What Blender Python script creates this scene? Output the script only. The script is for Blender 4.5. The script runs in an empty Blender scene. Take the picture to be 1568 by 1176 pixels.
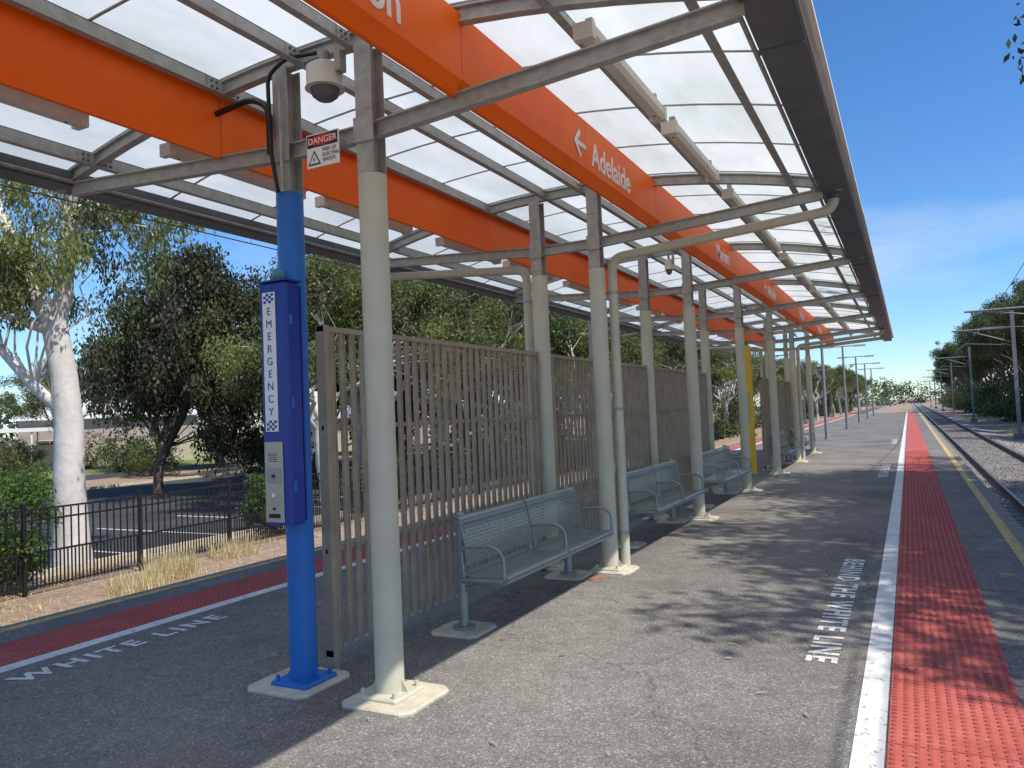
import bpy, math, random
import numpy as np
from mathutils import Vector, Matrix
random.seed(7); rng=np.random.default_rng(7)
sc=bpy.context.scene
# ------------------------------------------------------------ materials
def mat(name, col=(.5,.5,.5), rough=.7, metal=0., nscale=None, namt=.15, bump=0., bscale=None, spec=.4, col2=None, detail=6):
    m=bpy.data.materials.new(name); m.use_nodes=True; nt=m.node_tree; b=nt.nodes['Principled BSDF']
    b.inputs['Roughness'].default_value=rough; b.inputs['Metallic'].default_value=metal
    b.inputs['Specular IOR Level'].default_value=spec
    b.inputs['Base Color'].default_value=(*col,1)
    if nscale:
        tc=nt.nodes.new('ShaderNodeTexCoord'); n=nt.nodes.new('ShaderNodeTexNoise'); n.inputs['Scale'].default_value=nscale
        n.inputs['Detail'].default_value=detail; n.inputs['Roughness'].default_value=.65
        nt.links.new(tc.outputs['Object'],n.inputs['Vector'])
        r=nt.nodes.new('ShaderNodeValToRGB'); r.color_ramp.elements[0].position=.3; r.color_ramp.elements[1].position=.7
        c2=col2 if col2 else tuple(min(1,c*(1+namt)) for c in col)
        c1=tuple(c*(1-namt) for c in col) if not col2 else col
        r.color_ramp.elements[0].color=(*c1,1); r.color_ramp.elements[1].color=(*c2,1)
        nt.links.new(n.outputs['Fac'],r.inputs['Fac']); nt.links.new(r.outputs['Color'],b.inputs['Base Color'])
        if bump:
            n2=nt.nodes.new('ShaderNodeTexNoise'); n2.inputs['Scale'].default_value=bscale or nscale*3; n2.inputs['Detail'].default_value=5
            nt.links.new(tc.outputs['Object'],n2.inputs['Vector'])
            bp=nt.nodes.new('ShaderNodeBump'); bp.inputs['Strength'].default_value=bump; bp.inputs['Distance'].default_value=.02
            nt.links.new(n2.outputs['Fac'],bp.inputs['Height']); nt.links.new(bp.outputs['Normal'],b.inputs['Normal'])
    return m
def N(nt,t,**k):
    n=nt.nodes.new(t)
    for a,v in k.items(): setattr(n,a,v)
    return n
def mixrgb(nt,fac,a,b,blend='MIX'):
    m=N(nt,'ShaderNodeMix',data_type='RGBA',blend_type=blend)
    for i,v in ((0,fac),(6,a),(7,b)):
        if isinstance(v,(int,float)): m.inputs[i].default_value=v
        elif isinstance(v,tuple): m.inputs[i].default_value=(*v,1)
        else: nt.links.new(v,m.inputs[i])
    return m.outputs[2]
def ramp(nt,src,stops):
    r=N(nt,'ShaderNodeValToRGB'); cr=r.color_ramp
    while len(cr.elements)<len(stops): cr.elements.new(.5)
    for e,(p,c) in zip(cr.elements,stops):
        e.position=p; e.color=(c,c,c,1) if isinstance(c,(int,float)) else (*c,1)
    nt.links.new(src,r.inputs['Fac']); return r.outputs['Color']
def noise(nt,vec,scale,detail=5,rough=.6):
    n=N(nt,'ShaderNodeTexNoise'); n.inputs['Scale'].default_value=scale; n.inputs['Detail'].default_value=detail; n.inputs['Roughness'].default_value=rough
    nt.links.new(vec,n.inputs['Vector']); return n.outputs['Fac']
def asphalt(name,base,light,dark,cell=120):
    m=bpy.data.materials.new(name); m.use_nodes=True; nt=m.node_tree; b=nt.nodes['Principled BSDF']
    tc=N(nt,'ShaderNodeTexCoord'); v=tc.outputs['Object']
    va=N(nt,'ShaderNodeTexVoronoi'); va.inputs['Scale'].default_value=cell; nt.links.new(v,va.inputs['Vector'])
    sp=N(nt,'ShaderNodeSeparateColor'); nt.links.new(va.outputs['Color'],sp.inputs[0])
    mid=noise(nt,v,7,5,.7); big=noise(nt,v,.6,6,.62)
    c=ramp(nt,sp.outputs[0],[(.0,dark),(.5,base),(.85,base),(1.,light)])
    st=ramp(nt,big,[(.3,.66),(.5,1.),(.7,1.22)])
    c=mixrgb(nt,1.,c,st,'MULTIPLY')
    st2=ramp(nt,mid,[(.3,.80),(.7,1.14)])
    c=mixrgb(nt,1.,c,st2,'MULTIPLY')
    du=ramp(nt,noise(nt,v,1.3,6,.65),[(.55,0.),(.75,.35)])
    c=mixrgb(nt,du,c,(base[0]*1.35,base[1]*1.22,base[2]*1.02))
    vo=N(nt,'ShaderNodeTexVoronoi'); vo.inputs['Scale'].default_value=1.6; nt.links.new(v,vo.inputs['Vector'])
    spots=ramp(nt,vo.outputs['Distance'],[(.025,.5),(.04,1.)])
    c=mixrgb(nt,1.,c,spots,'MULTIPLY')
    vc=N(nt,'ShaderNodeTexVoronoi',feature='DISTANCE_TO_EDGE'); vc.inputs['Scale'].default_value=.25
    mpv=N(nt,'ShaderNodeVectorMath',operation='ADD'); nz=N(nt,'ShaderNodeTexNoise'); nz.inputs['Scale'].default_value=1.6; nz.inputs['Detail'].default_value=4
    nt.links.new(v,nz.inputs['Vector']); nt.links.new(v,mpv.inputs[0]); nt.links.new(nz.outputs['Color'],mpv.inputs[1]); nt.links.new(mpv.outputs[0],vc.inputs['Vector'])
    cr=ramp(nt,vc.outputs['Distance'],[(.0,.62),(.0018,1.)])
    c=mixrgb(nt,1.,c,cr,'MULTIPLY')
    nt.links.new(c,b.inputs['Base Color']); b.inputs['Roughness'].default_value=.9; b.inputs['Specular IOR Level'].default_value=.3
    bp=N(nt,'ShaderNodeBump'); bp.inputs['Strength'].default_value=.35; bp.inputs['Distance'].default_value=.004
    nt.links.new(va.outputs['Distance'],bp.inputs['Height']); nt.links.new(bp.outputs['Normal'],b.inputs['Normal'])
    return m
M={}
M['asph']=asphalt('asphalt_platform',(.215,.20,.178),(.42,.395,.36),(.12,.112,.10))
M['road']=asphalt('asphalt_car_park',(.07,.067,.065),(.11,.11,.11),(.045,.045,.045),40)
M['conc']=mat('concrete',(.56,.50,.385),.9,nscale=6,namt=.22,bump=.3,bscale=60)
M['concd']=mat('concrete_dark',(.27,.245,.215),.9,nscale=5,namt=.3,bump=.3,bscale=60)
def worn_paint(name,col,under,lo=.36,hi=.42,scale=14):
    m=bpy.data.materials.new(name); m.use_nodes=True; nt=m.node_tree; b=nt.nodes['Principled BSDF']
    tc=N(nt,'ShaderNodeTexCoord'); v=tc.outputs['Object']
    f=ramp(nt,noise(nt,v,scale,8,.75),[(lo,0.),(hi,1.)])
    d=ramp(nt,noise(nt,v,3,5),[(.3,.78),(.65,1.)])
    c=mixrgb(nt,1.,col,d,'MULTIPLY')
    nt.links.new(mixrgb(nt,f,under,c),b.inputs['Base Color']); b.inputs['Roughness'].default_value=.7
    return m
M['white']=worn_paint('white_paint',(.82,.81,.77),(.27,.25,.23),.38,.43,16)
M['whitetext']=worn_paint('white_text_paint',(.8,.79,.76),(.25,.23,.21),.40,.45,22)
M['yellow']=worn_paint('yellow_paint',(.75,.52,.14),(.25,.23,.2),.4,.5,10)
M['red']=mat('red_tactile',(.40,.075,.056),.75,nscale=3,col2=(.58,.15,.115),bump=.2,bscale=150)
M['dome']=mat('red_dome',(.31,.05,.038),.65,nscale=4,col2=(.44,.095,.075))
M['galv']=mat('galvanised_steel',(.37,.375,.345),.55,.10,nscale=14,namt=.22,bump=.05)
M['post']=mat('cream_post_paint',(.54,.515,.40),.45,nscale=2.2,namt=.1,bump=.03,bscale=30)
M['blue']=mat('blue_post_paint',(.02,.15,.50),.42,nscale=3,namt=.16,bump=.03,bscale=30)
M['dblue']=mat('dark_blue_paint',(.012,.035,.28),.3,nscale=2,namt=.12)
M['yell']=mat('yellow_post_paint',(.78,.45,.02),.45,nscale=3,namt=.1)
M['gutter']=mat('gutter_grey',(.13,.14,.155),.6,.1,nscale=4,namt=.2)
M['black']=mat('black_paint',(.015,.015,.016),.45,nscale=8,namt=.3)
M['fence']=mat('fence_slat_paint',(.33,.275,.205),.6,nscale=5,namt=.2)
M['gsteel']=mat('bench_tube_steel',(.30,.32,.32),.42,.5,nscale=12,namt=.15)
M['signw']=mat('sign_white',(.8,.8,.78),.5,nscale=6,namt=.05)
M['signr']=mat('sign_red',(.6,.02,.02),.5,nscale=6,namt=.05)
M['cap']=mat('light_fitting_cream',(.66,.62,.53),.5,nscale=4,namt=.08)
M['teal']=mat('beacon_teal',(.03,.25,.3),.3,nscale=6,namt=.1)
M['panel']=mat('intercom_panel',(.42,.40,.34),.4,.4,nscale=9,namt=.1)
M['rail']=mat('rail_rust',(.14,.075,.045),.75,.2,nscale=8,namt=.3)
M['railtop']=mat('rail_polished',(.45,.45,.45),.3,.9,nscale=8,namt=.1)
M['rust']=mat('rust_stain',(.33,.15,.07),.9,nscale=20,col2=(.24,.19,.15))
M['bark']=mat('gum_bark',(.46,.40,.33),.9,nscale=1.3,col2=(.78,.75,.70),bump=.5,bscale=9)
M['barkd']=mat('dark_bark',(.13,.10,.075),.95,nscale=4,namt=.4,bump=.5,bscale=14)
M['mast']=mat('mast_steel',(.28,.29,.29),.6,.3,nscale=2,namt=.15)
M['cream']=mat('cream_fence_sheet',(.50,.46,.34),.7,nscale=1,namt=.08)
M['brick']=mat('render_wall',(.42,.36,.30),.85,nscale=2,namt=.15)
M['roofm']=mat('metal_roof',(.66,.66,.64),.5,.2,nscale=1,namt=.12)
M['glass']=mat('window_glass',(.03,.04,.05),.08,nscale=1,namt=.2,spec=.8)
M['orange']=mat('orange_panel',(.88,.115,.003),.5,nscale=.9,col2=(.96,.165,.006),bump=.03,bscale=5,spec=.2)
def roofsheet():
    m=bpy.data.materials.new('translucent_roof_sheet'); m.use_nodes=True; nt=m.node_tree
    for n in list(nt.nodes): nt.nodes.remove(n)
    o=N(nt,'ShaderNodeOutputMaterial'); tc=N(nt,'ShaderNodeTexCoord')
    d=N(nt,'ShaderNodeBsdfDiffuse'); t=N(nt,'ShaderNodeBsdfTranslucent'); mx=N(nt,'ShaderNodeMixShader'); mx.inputs[0].default_value=.62
    mp=N(nt,'ShaderNodeMapping'); mp.inputs['Scale'].default_value=(1,.35,1); nt.links.new(tc.outputs['Object'],mp.inputs['Vector'])
    c=ramp(nt,noise(nt,mp.outputs['Vector'],1.7,6,.6),[(.25,(.60,.64,.59)),(.62,(.88,.90,.86))])
    nt.links.new(c,d.inputs['Color']); nt.links.new(c,t.inputs['Color'])
    nt.links.new(d.outputs[0],mx.inputs[1]); nt.links.new(t.outputs[0],mx.inputs[2])
    nt.links.new(mx.outputs[0],o.inputs[0])
    return m
M['roof']=roofsheet()
def leafmat(name,c1,c2,trans=.3):
    m=bpy.data.materials.new(name); m.use_nodes=True; nt=m.node_tree
    for n in list(nt.nodes): nt.nodes.remove(n)
    o=N(nt,'ShaderNodeOutputMaterial'); g=N(nt,'ShaderNodeNewGeometry')
    c=mixrgb(nt,g.outputs['Random Per Island'],c1,c2)
    d=N(nt,'ShaderNodeBsdfPrincipled'); d.inputs['Roughness'].default_value=.55; nt.links.new(c,d.inputs['Base Color']); d.inputs['Specular IOR Level'].default_value=.35
    t=N(nt,'ShaderNodeBsdfTranslucent'); nt.links.new(mixrgb(nt,.5,c,(c2[0]*1.4,c2[1]*1.4,c2[2]*.6)),t.inputs['Color'])
    mx=N(nt,'ShaderNodeMixShader'); mx.inputs[0].default_value=trans
    nt.links.new(d.outputs[0],mx.inputs[1]); nt.links.new(t.outputs[0],mx.inputs[2]); nt.links.new(mx.outputs[0],o.inputs[0])
    return m
M['leafA']=leafmat('gum_leaves',(.08,.10,.032),(.185,.205,.078),.35)
M['leafB']=leafmat('gum_leaves_light',(.15,.19,.045),(.29,.32,.11),.4)
M['leafD']=leafmat('dark_leaves',(.022,.028,.012),(.075,.075,.035),.15)
M['leafG']=leafmat('green_shrub_leaves',(.05,.11,.02),(.12,.2,.05),.35)
M['leafR']=leafmat('deep_green_leaves',(.035,.06,.02),(.10,.14,.045),.25)
M['leafF']=leafmat('hazy_far_leaves',(.06,.095,.07),(.10,.14,.10),.15)  # bluish tone paints distance haze into the leaf colour
M['straw']=leafmat('dry_grass_blades',(.5,.42,.22),(.75,.65,.4),.3)
M['litter']=mat('dead_leaf',(.30,.22,.13),.8,nscale=5,col2=(.6,.52,.38))
def groundmat():
    m=bpy.data.materials.new('dry_ground'); m.use_nodes=True; nt=m.node_tree; b=nt.nodes['Principled BSDF']
    tc=N(nt,'ShaderNodeTexCoord'); v=tc.outputs['Object']
    c=ramp(nt,noise(nt,v,9,8,.85),[(.3,(.17,.10,.07)),(.5,(.38,.26,.19)),(.68,(.60,.50,.38))])
    c2=ramp(nt,noise(nt,v,.25,6,.6),[(.4,(1.,1.,1.)),(.65,(.95,.9,.7))])
    c=mixrgb(nt,1.,c,c2,'MULTIPLY')
    nt.links.new(c,b.inputs['Base Color']); b.inputs['Roughness'].default_value=.95
    bp=N(nt,'ShaderNodeBump'); bp.inputs['Strength'].default_value=.8; bp.inputs['Distance'].default_value=.05
    nt.links.new(noise(nt,v,25,5),bp.inputs['Height']); nt.links.new(bp.outputs['Normal'],b.inputs['Normal']); return m
M['ground']=groundmat()
M['grass']=mat('lawn',(.10,.16,.03),.95,nscale=3,col2=(.24,.28,.08),bump=.5,bscale=40)
def ballast():
    m=bpy.data.materials.new('ballast'); m.use_nodes=True; nt=m.node_tree; b=nt.nodes['Principled BSDF']
    tc=N(nt,'ShaderNodeTexCoord'); v=tc.outputs['Object']
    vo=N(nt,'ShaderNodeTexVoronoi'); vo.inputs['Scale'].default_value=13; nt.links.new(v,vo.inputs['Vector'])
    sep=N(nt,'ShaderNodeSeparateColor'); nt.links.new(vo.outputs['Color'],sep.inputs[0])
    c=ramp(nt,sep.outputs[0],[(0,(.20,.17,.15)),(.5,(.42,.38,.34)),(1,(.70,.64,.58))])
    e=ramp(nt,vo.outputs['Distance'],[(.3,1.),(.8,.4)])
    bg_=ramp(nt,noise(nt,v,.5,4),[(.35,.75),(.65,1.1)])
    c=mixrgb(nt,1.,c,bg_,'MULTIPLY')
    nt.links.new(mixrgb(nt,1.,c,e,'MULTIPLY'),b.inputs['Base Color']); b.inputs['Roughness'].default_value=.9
    bp=N(nt,'ShaderNodeBump'); bp.invert=True; bp.inputs['Strength'].default_value=1; bp.inputs['Distance'].default_value=.05
    nt.links.new(vo.outputs['Distance'],bp.inputs['Height']); nt.links.new(bp.outputs['Normal'],b.inputs['Normal']); return m
M['ballast']=ballast()
def perf():
    m=mat('perforated_steel',(.36,.40,.38),.35,.6,nscale=20,namt=.1); nt=m.node_tree; b=nt.nodes['Principled BSDF']
    tc=N(nt,'ShaderNodeTexCoord'); s=N(nt,'ShaderNodeSeparateXYZ'); nt.links.new(tc.outputs['Object'],s.inputs[0])
    def wave(out,k):
        a=N(nt,'ShaderNodeMath',operation='MULTIPLY'); a.inputs[1].default_value=k; nt.links.new(out,a.inputs[0])
        q=N(nt,'ShaderNodeMath',operation='SINE'); nt.links.new(a.outputs[0],q.inputs[0]); return q.outputs[0]
    xz=N(nt,'ShaderNodeMath',operation='ADD'); nt.links.new(s.outputs[0],xz.inputs[0]); nt.links.new(s.outputs[2],xz.inputs[1])
    w1=wave(s.outputs[1],2*math.pi/.022); w2=wave(xz.outputs[0],2*math.pi/.022)
    a=N(nt,'ShaderNodeMath',operation='ADD'); nt.links.new(w1,a.inputs[0]); nt.links.new(w2,a.inputs[1])
    g=N(nt,'ShaderNodeMath',operation='LESS_THAN'); g.inputs[1].default_value=.85; nt.links.new(a.outputs[0],g.inputs[0])
    nt.links.new(g.outputs[0],b.inputs['Alpha']); return m
M['perf']=perf()
# ------------------------------------------------------------ mesh builder
class MB:
    def __init__(s): s.v=[]; s.f=[]; s.m=[]; s.sm=[]; s.mats=[]
    def mi(s,k):
        if k not in s.mats: s.mats.append(k)
        return s.mats.index(k)
    def add(s,vs,fs,k,smooth=False):
        o=len(s.v); s.v.extend([tuple(p) for p in vs]); i=s.mi(k)
        for f in fs: s.f.append(tuple(o+a for a in f)); s.m.append(i); s.sm.append(smooth)
    def box(s,x0,x1,y0,y1,z0,z1,k,mtx=None):
        vs=[Vector((x,y,z)) for z in (z0,z1) for y in (y0,y1) for x in (x0,x1)]
        if mtx: vs=[mtx@p for p in vs]
        s.add(vs,[(0,2,3,1),(4,5,7,6),(0,1,5,4),(2,6,7,3),(0,4,6,2),(1,3,7,5)],k)
    def cbox(s,x0,x1,y0,y1,z0,z1,k,c=.01):
        pts=[(x0+c,y0),(x1-c,y0),(x1,y0+c),(x1,y1-c),(x1-c,y1),(x0+c,y1),(x0,y1-c),(x0,y0+c)]
        cx,cy=(x0+x1)/2,(y0+y1)/2
        e=min(c,.01)
        vs=[(x,y,z0) for x,y in pts]+[(x,y,z1-e) for x,y in pts]+[(x+(e if x<cx else -e),y+(e if y<cy else -e),z1) for x,y in pts]
        fs=[tuple(range(7,-1,-1)),tuple(range(16,24))]
        for r in (0,8):
            for i in range(8): j=(i+1)%8; fs.append((r+i,r+j,r+8+j,r+8+i))
        s.add(vs,fs,k)
    def tube(s,pts,rad,k,n=12,cap=True,smooth=True):
        pts=[Vector(p) for p in pts]
        if not hasattr(rad,'__len__'): rad=[rad]*len(pts)
        vs=[]; up=None
        for i,p in enumerate(pts):
            if i==0: d=pts[1]-p
            elif i==len(pts)-1: d=p-pts[-2]
            else: d=(pts[i+1]-p).normalized()+(p-pts[i-1]).normalized()
            d.normalize()
            if up is None:
                a=Vector((0,0,1)) if abs(d.z)<.9 else Vector((1,0,0)); x=d.cross(a).normalized()
            else: x=(up-d*up.dot(d)).normalized()
            up=x; y=d.cross(x)
            for j in range(n):
                t=2*math.pi*j/n; vs.append(p+(x*math.cos(t)+y*math.sin(t))*rad[i])
        fs=[(i*n+j,i*n+(j+1)%n,(i+1)*n+(j+1)%n,(i+1)*n+j) for i in range(len(pts)-1) for j in range(n)]
        s.add(vs,fs,k,smooth)
        if cap: s.add(vs[:n],[tuple(range(n-1,-1,-1))],k); s.add(vs[-n:],[tuple(range(n))],k)
    def strip(s,prof,y0,y1,k,smooth=False):
        n=len(prof); vs=[(x,y0,z) for x,z in prof]+[(x,y1,z) for x,z in prof]
        s.add(vs,[(i,(i+1)%n,n+(i+1)%n,n+i) for i in range(n)]+[tuple(range(n-1,-1,-1)),tuple(range(n,2*n))],k,smooth)
    def build(s,name,parent=None,loc=(0,0,0)):
        me=bpy.data.meshes.new(name); me.from_pydata(s.v,[],s.f)
        for k in s.mats: me.materials.append(M[k])
        me.polygons.foreach_set('material_index',s.m); me.polygons.foreach_set('use_smooth',s.sm); me.update()
        ob=bpy.data.objects.new(name,me); sc.collection.objects.link(ob); ob.location=loc
        if parent: ob.parent=parent
        return ob
def empty(name,loc=(0,0,0)):
    e=bpy.data.objects.new(name,None); sc.collection.objects.link(e); e.location=loc; return e
def text(body,name,k,size,loc,rot,parent=None,align='LEFT',spacing=1.,ext=.001,off=0.):
    c=bpy.data.curves.new(name,'FONT'); c.body=body; c.size=size; c.extrude=ext; c.align_x=align; c.space_character=spacing; c.offset=off
    c.materials.append(M[k]); o=bpy.data.objects.new(name,c); sc.collection.objects.link(o)
    o.location=loc; o.rotation_euler=rot
    if parent: o.parent=parent
    return o
R=math.radians
# ------------------------------------------------------------ camera
f=1178; psi=R(27.2); p=R(2.3); th=R(2.4)
F=Vector((-math.sin(psi)*math.cos(p),math.cos(psi)*math.cos(p),math.sin(p)))
Rt=Vector((math.cos(psi),math.sin(psi),0)); U=Rt.cross(F)
Rc=Rt*math.cos(th)-U*math.sin(th); Uc=Rt*math.sin(th)+U*math.cos(th)
cam=bpy.data.cameras.new('camera'); co=bpy.data.objects.new('camera',cam); sc.collection.objects.link(co)
mw=Matrix.Identity(4)
for i in range(3): mw[i][0]=Rc[i]; mw[i][1]=Uc[i]; mw[i][2]=-F[i]
mw[0][3],mw[1][3],mw[2][3]=0,0,1.6
co.matrix_world=mw; cam.sensor_width=36; cam.lens=f/1568*36; cam.clip_end=3000; cam.clip_start=.05
sc.camera=co
# ------------------------------------------------------------ light
sv=Vector((.70,-.15,1)).normalized()
el=math.asin(sv.z); az=math.atan2(sv.x,sv.y)
sl=bpy.data.lights.new('sun','SUN'); sl.energy=5.0; sl.angle=R(.53); sl.color=(1,.95,.87)
so=bpy.data.objects.new('sun',sl); sc.collection.objects.link(so); so.rotation_euler=(-sv).to_track_quat('-Z','Y').to_euler(); so.location=(20,-5,30)
w=bpy.data.worlds.new('World'); sc.world=w; w.use_nodes=True; nt=w.node_tree; bg=nt.nodes['Background']
sk=N(nt,'ShaderNodeTexSky',sky_type='NISHITA'); sk.sun_disc=False; sk.sun_elevation=el; sk.sun_rotation=az; sk.air_density=1.; sk.dust_density=.0; sk.ozone_density=3.2
hs=N(nt,'ShaderNodeHueSaturation'); hs.inputs['Saturation'].default_value=1.18; nt.links.new(sk.outputs[0],hs.inputs['Color'])
tint=mixrgb(nt,1.,hs.outputs[0],(.84,1.03,1.24),'MULTIPLY')
tc=N(nt,'ShaderNodeTexCoord'); mp=N(nt,'ShaderNodeMapping'); mp.inputs['Scale'].default_value=(1,1.3,4); mp.inputs['Rotation'].default_value=(.3,.5,0); mp.inputs['Location'].default_value=(.3,.1,.55)
nt.links.new(tc.outputs['Generated'],mp.inputs['Vector'])
cl=ramp(nt,noise(nt,mp.outputs['Vector'],1.9,7,.58),[(.50,0.),(.80,.55)])
nt.links.new(mixrgb(nt,cl,tint,(6.2,6.8,7.4)),bg.inputs['Color']); bg.inputs['Strength'].default_value=.14
sc.view_settings.view_transform='Standard'; sc.view_settings.look='None'; sc.view_settings.exposure=0
# ------------------------------------------------------------ ground, platform
g=MB(); g.add([(-900,-300,-1.06),(900,-300,-1.06),(900,1500,-1.06),(-900,1500,-1.06)],[(0,1,2,3)],'ground'); g.build('ground')
PX0,PX1=-6.9,1.12
g=MB(); g.box(PX0+.18,PX1-.17,-10,100,-1.2,0,'asph'); g.box(PX1-.17,PX1,-10,100,-1.2,-.002,'concd'); g.box(PX0,PX0+.18,-10,100,-1.2,-.002,'concd'); g.build('station_platform')
def sheet(name,x0,x1,y0,y1,z,k,t=.003):
    g=MB(); g.box(x0,x1,y0,y1,z-t,z,k); return g.build(name)
for i,(a,b) in enumerate([(-.32,-.185),(-5.69,-5.56)]): sheet('white_line',a,b,-8,99,.005,'white',.004)
for a,b in [(.86,.965),(-6.78,-6.68)]: sheet('yellow_line',a,b,-8,99,.005,'yellow',.004)
def tactile(x0,x1,yd0,yd1):
    g=MB(); y=-8.
    while y<99:
        g.box(x0,x1,y+.003,y+.597,-.01,.008+random.uniform(0,.0015),'red'); y+=.6
        if y>40: g.box(x0,x1,y,99,-.01,.008,'red'); break
    nx=int((x1-x0)/.05); n=6
    for iy in range(int((yd1-yd0)/.05)):
        yy=yd0+(iy+.5)*.05
        for ix in range(nx):
            xx=x0+(ix+.5)*(x1-x0)/nx
            vs=[(xx+r*math.cos(j*math.pi/3),yy+r*math.sin(j*math.pi/3),z) for r,z in ((.0175,.0085),(.0115,.0145)) for j in range(n)]
            g.add(vs,[(j,(j+1)%n,n+(j+1)%n,n+j) for j in range(n)]+[tuple(range(n,2*n))],'dome')
    g.build('tactile_paving')
tactile(-.175,.43,2.4,26); tactile(-6.3,-5.70,2.0,9)
for y in (8.5,21.0,34.): text('BEHIND THE WHITE LINE','painted_text','whitetext',.25,(-.655,y,.004),(0,0,R(-90)),spacing=1.22,off=.007)
for y in (1.1,13.,26): text('BEHIND THE WHITE LINE','painted_text','whitetext',.25,(-5.2,y,.004),(0,0,R(90)),spacing=1.30,off=.007)
g=MB()
for (cx,cy,r) in ((-2.80,7.0,.16),(-2.72,6.86,.07)):
    g.add([(cx+r*(1+.35*math.sin(3*a)+.2*math.sin(7*a))*math.cos(a),cy+.7*r*(1+.3*math.cos(4*a))*math.sin(a),.003) for a in [2*math.pi*i/36 for i in range(36)]],[tuple(range(36))],'rust')
g.build('rust_stain')
g=MB()
for i in range(420):
    x=random.uniform(-6.6,.9); y=random.uniform(1.5,20); a=random.uniform(0,6.3); l=random.uniform(.012,.042); wd=l*random.uniform(.08,.25)
    if i%3==0: x=-3.35+random.gauss(0,.15)
    c,s_=math.cos(a),math.sin(a); z=.012
    g.add([(x-c*l,y-s_*l,z),(x+s_*wd,y-c*wd,z+.004),(x+c*l,y+s_*l,z),(x-s_*wd,y+c*wd,z+.006)],[(0,1,2,3)],'litter')
g.build('fallen_leaves')
def track(cx):
    y0,y1=-20,500
    g=MB()
    prof=[(cx-2.1,-1.05),(cx-1.45,-.90),(cx+1.45,-.90),(cx+2.5,-1.05)]
    ys=[y0,30,80,200,y1]
    for a,b in zip(ys[:-1],ys[1:]):
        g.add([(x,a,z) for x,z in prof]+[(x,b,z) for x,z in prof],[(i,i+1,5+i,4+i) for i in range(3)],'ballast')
    g.build('track_ballast')
    g=MB(); y=y0
    while y<260: g.box(cx-1.25,cx+1.25,y,y+.24,-1.0,-.885,'concd'); y+=.68
    g.build('railway_sleepers')
    g=MB(); ya,yb=(8,60) if cx>0 else (2,14)
    for i in range(5000):
        x=random.uniform(cx-1.6,cx+2.3); y=ya+(yb-ya)*random.random()**1.5; s=random.uniform(.02,.045); z=-.885 if abs(x-cx)<1.45 else -.90-.15*max(0,(abs(x-cx)-1.45))/1.05+.01
        t=random.uniform(0,2)
        vs=[(x+s*math.cos(t+k*2.1),y+s*math.sin(t+k*2.1),z-.02) for k in range(3)]+[(x+random.uniform(-.01,.01),y,z+s*.8)]
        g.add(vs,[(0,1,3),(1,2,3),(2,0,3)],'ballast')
    g.build('ballast_stones')
    for s in (-.83,.83):
        g=MB(); x=cx+s
        g.strip([(x-.065,-.884),(x+.065,-.884),(x+.065,-.868),(x+.012,-.85),(x+.012,-.775),(x+.035,-.765),(x+.035,-.738),(x-.035,-.738),(x-.035,-.765),(x-.012,-.775),(x-.012,-.85),(x-.065,-.868)],y0,y1,'rail')
        g.box(x-.028,x+.028,y0,y1,-.738,-.734,'railtop'); g.build('railway_rail')
track(2.85); track(-8.7)
# ------------------------------------------------------------ canopy
CX=-3.08
def zc(x): return 3.90-.37*((x-CX)/2.6)**2
frames=[3.66+3.7*k for k in range(-1,7)]
Y0,Y1=-1.9,27.7
can=empty('station_canopy')
g=MB()
nx=18; xs=[CX-2.74+5.48*i/nx for i in range(nx+1)]
ny=32; step=(Y1-Y0)/ny
for j in range(ny):
    a=Y0+j*step; b=a+step+.02; dz=.004*(j%2)
    vs=[(x,a,zc(x)+.07+dz) for x in xs]+[(x,b,zc(x)+.07+dz) for x in xs]
    g.add(vs,[(i,i+1,nx+2+i,nx+1+i) for i in range(nx)],'roof',True)
g.build('roof_sheet',can)
g=MB()
def arch(y,w_,zt,zb,k,x0=CX-2.66,x1=CX+2.66,n=20):
    for i in range(n):
        a=x0+(x1-x0)*i/n; b=x0+(x1-x0)*(i+1)/n
        vs=[(a,y-w_,zc(a)+zb),(b,y-w_,zc(b)+zb),(b,y+w_,zc(b)+zb),(a,y+w_,zc(a)+zb),(a,y-w_,zc(a)+zt),(b,y-w_,zc(b)+zt),(b,y+w_,zc(b)+zt),(a,y+w_,zc(a)+zt)]
        g.add(vs,[(0,3,2,1),(4,5,6,7),(0,1,5,4),(2,3,7,6)],k)
for j in range(1,ny): 
    arch(Y0+j*step,.009,.066,.058,'galv')
g.build('roof_seams',can)
g=MB()
for y in frames:
    arch(y,.032,.045,.033,'galv'); arch(y,.006,.04,-.045,'galv'); arch(y,.032,-.04,-.052,'galv')
g.build('rafters',can)
g=MB()
for dx in (-2.22,-1.5,-.88,-.2,.2,.88,1.5,2.22):
    x=CX+dx; z=zc(x)
    g.box(x-.004,x+.004,Y0,Y1,z-.052,z+.05,'galv'); g.box(x-.004,x+.05,Y0,Y1,z-.06,z-.053,'galv'); g.box(x-.05,x+.004,Y0,Y1,z+.044,z+.05,'galv')
    for y in frames:
        g.box(x+.005,x+.013,y-.14,y+.14,z-.045,z+.04,'galv')
        for a in (-.11,-.07,.07,.11):
            for b in (-.022,.018): g.tube([(x+.014,y+a,z+b),(x+.026,y+a,z+b)],.009,'gutter',6)
g.build('purlins',can)
g=MB()
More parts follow.
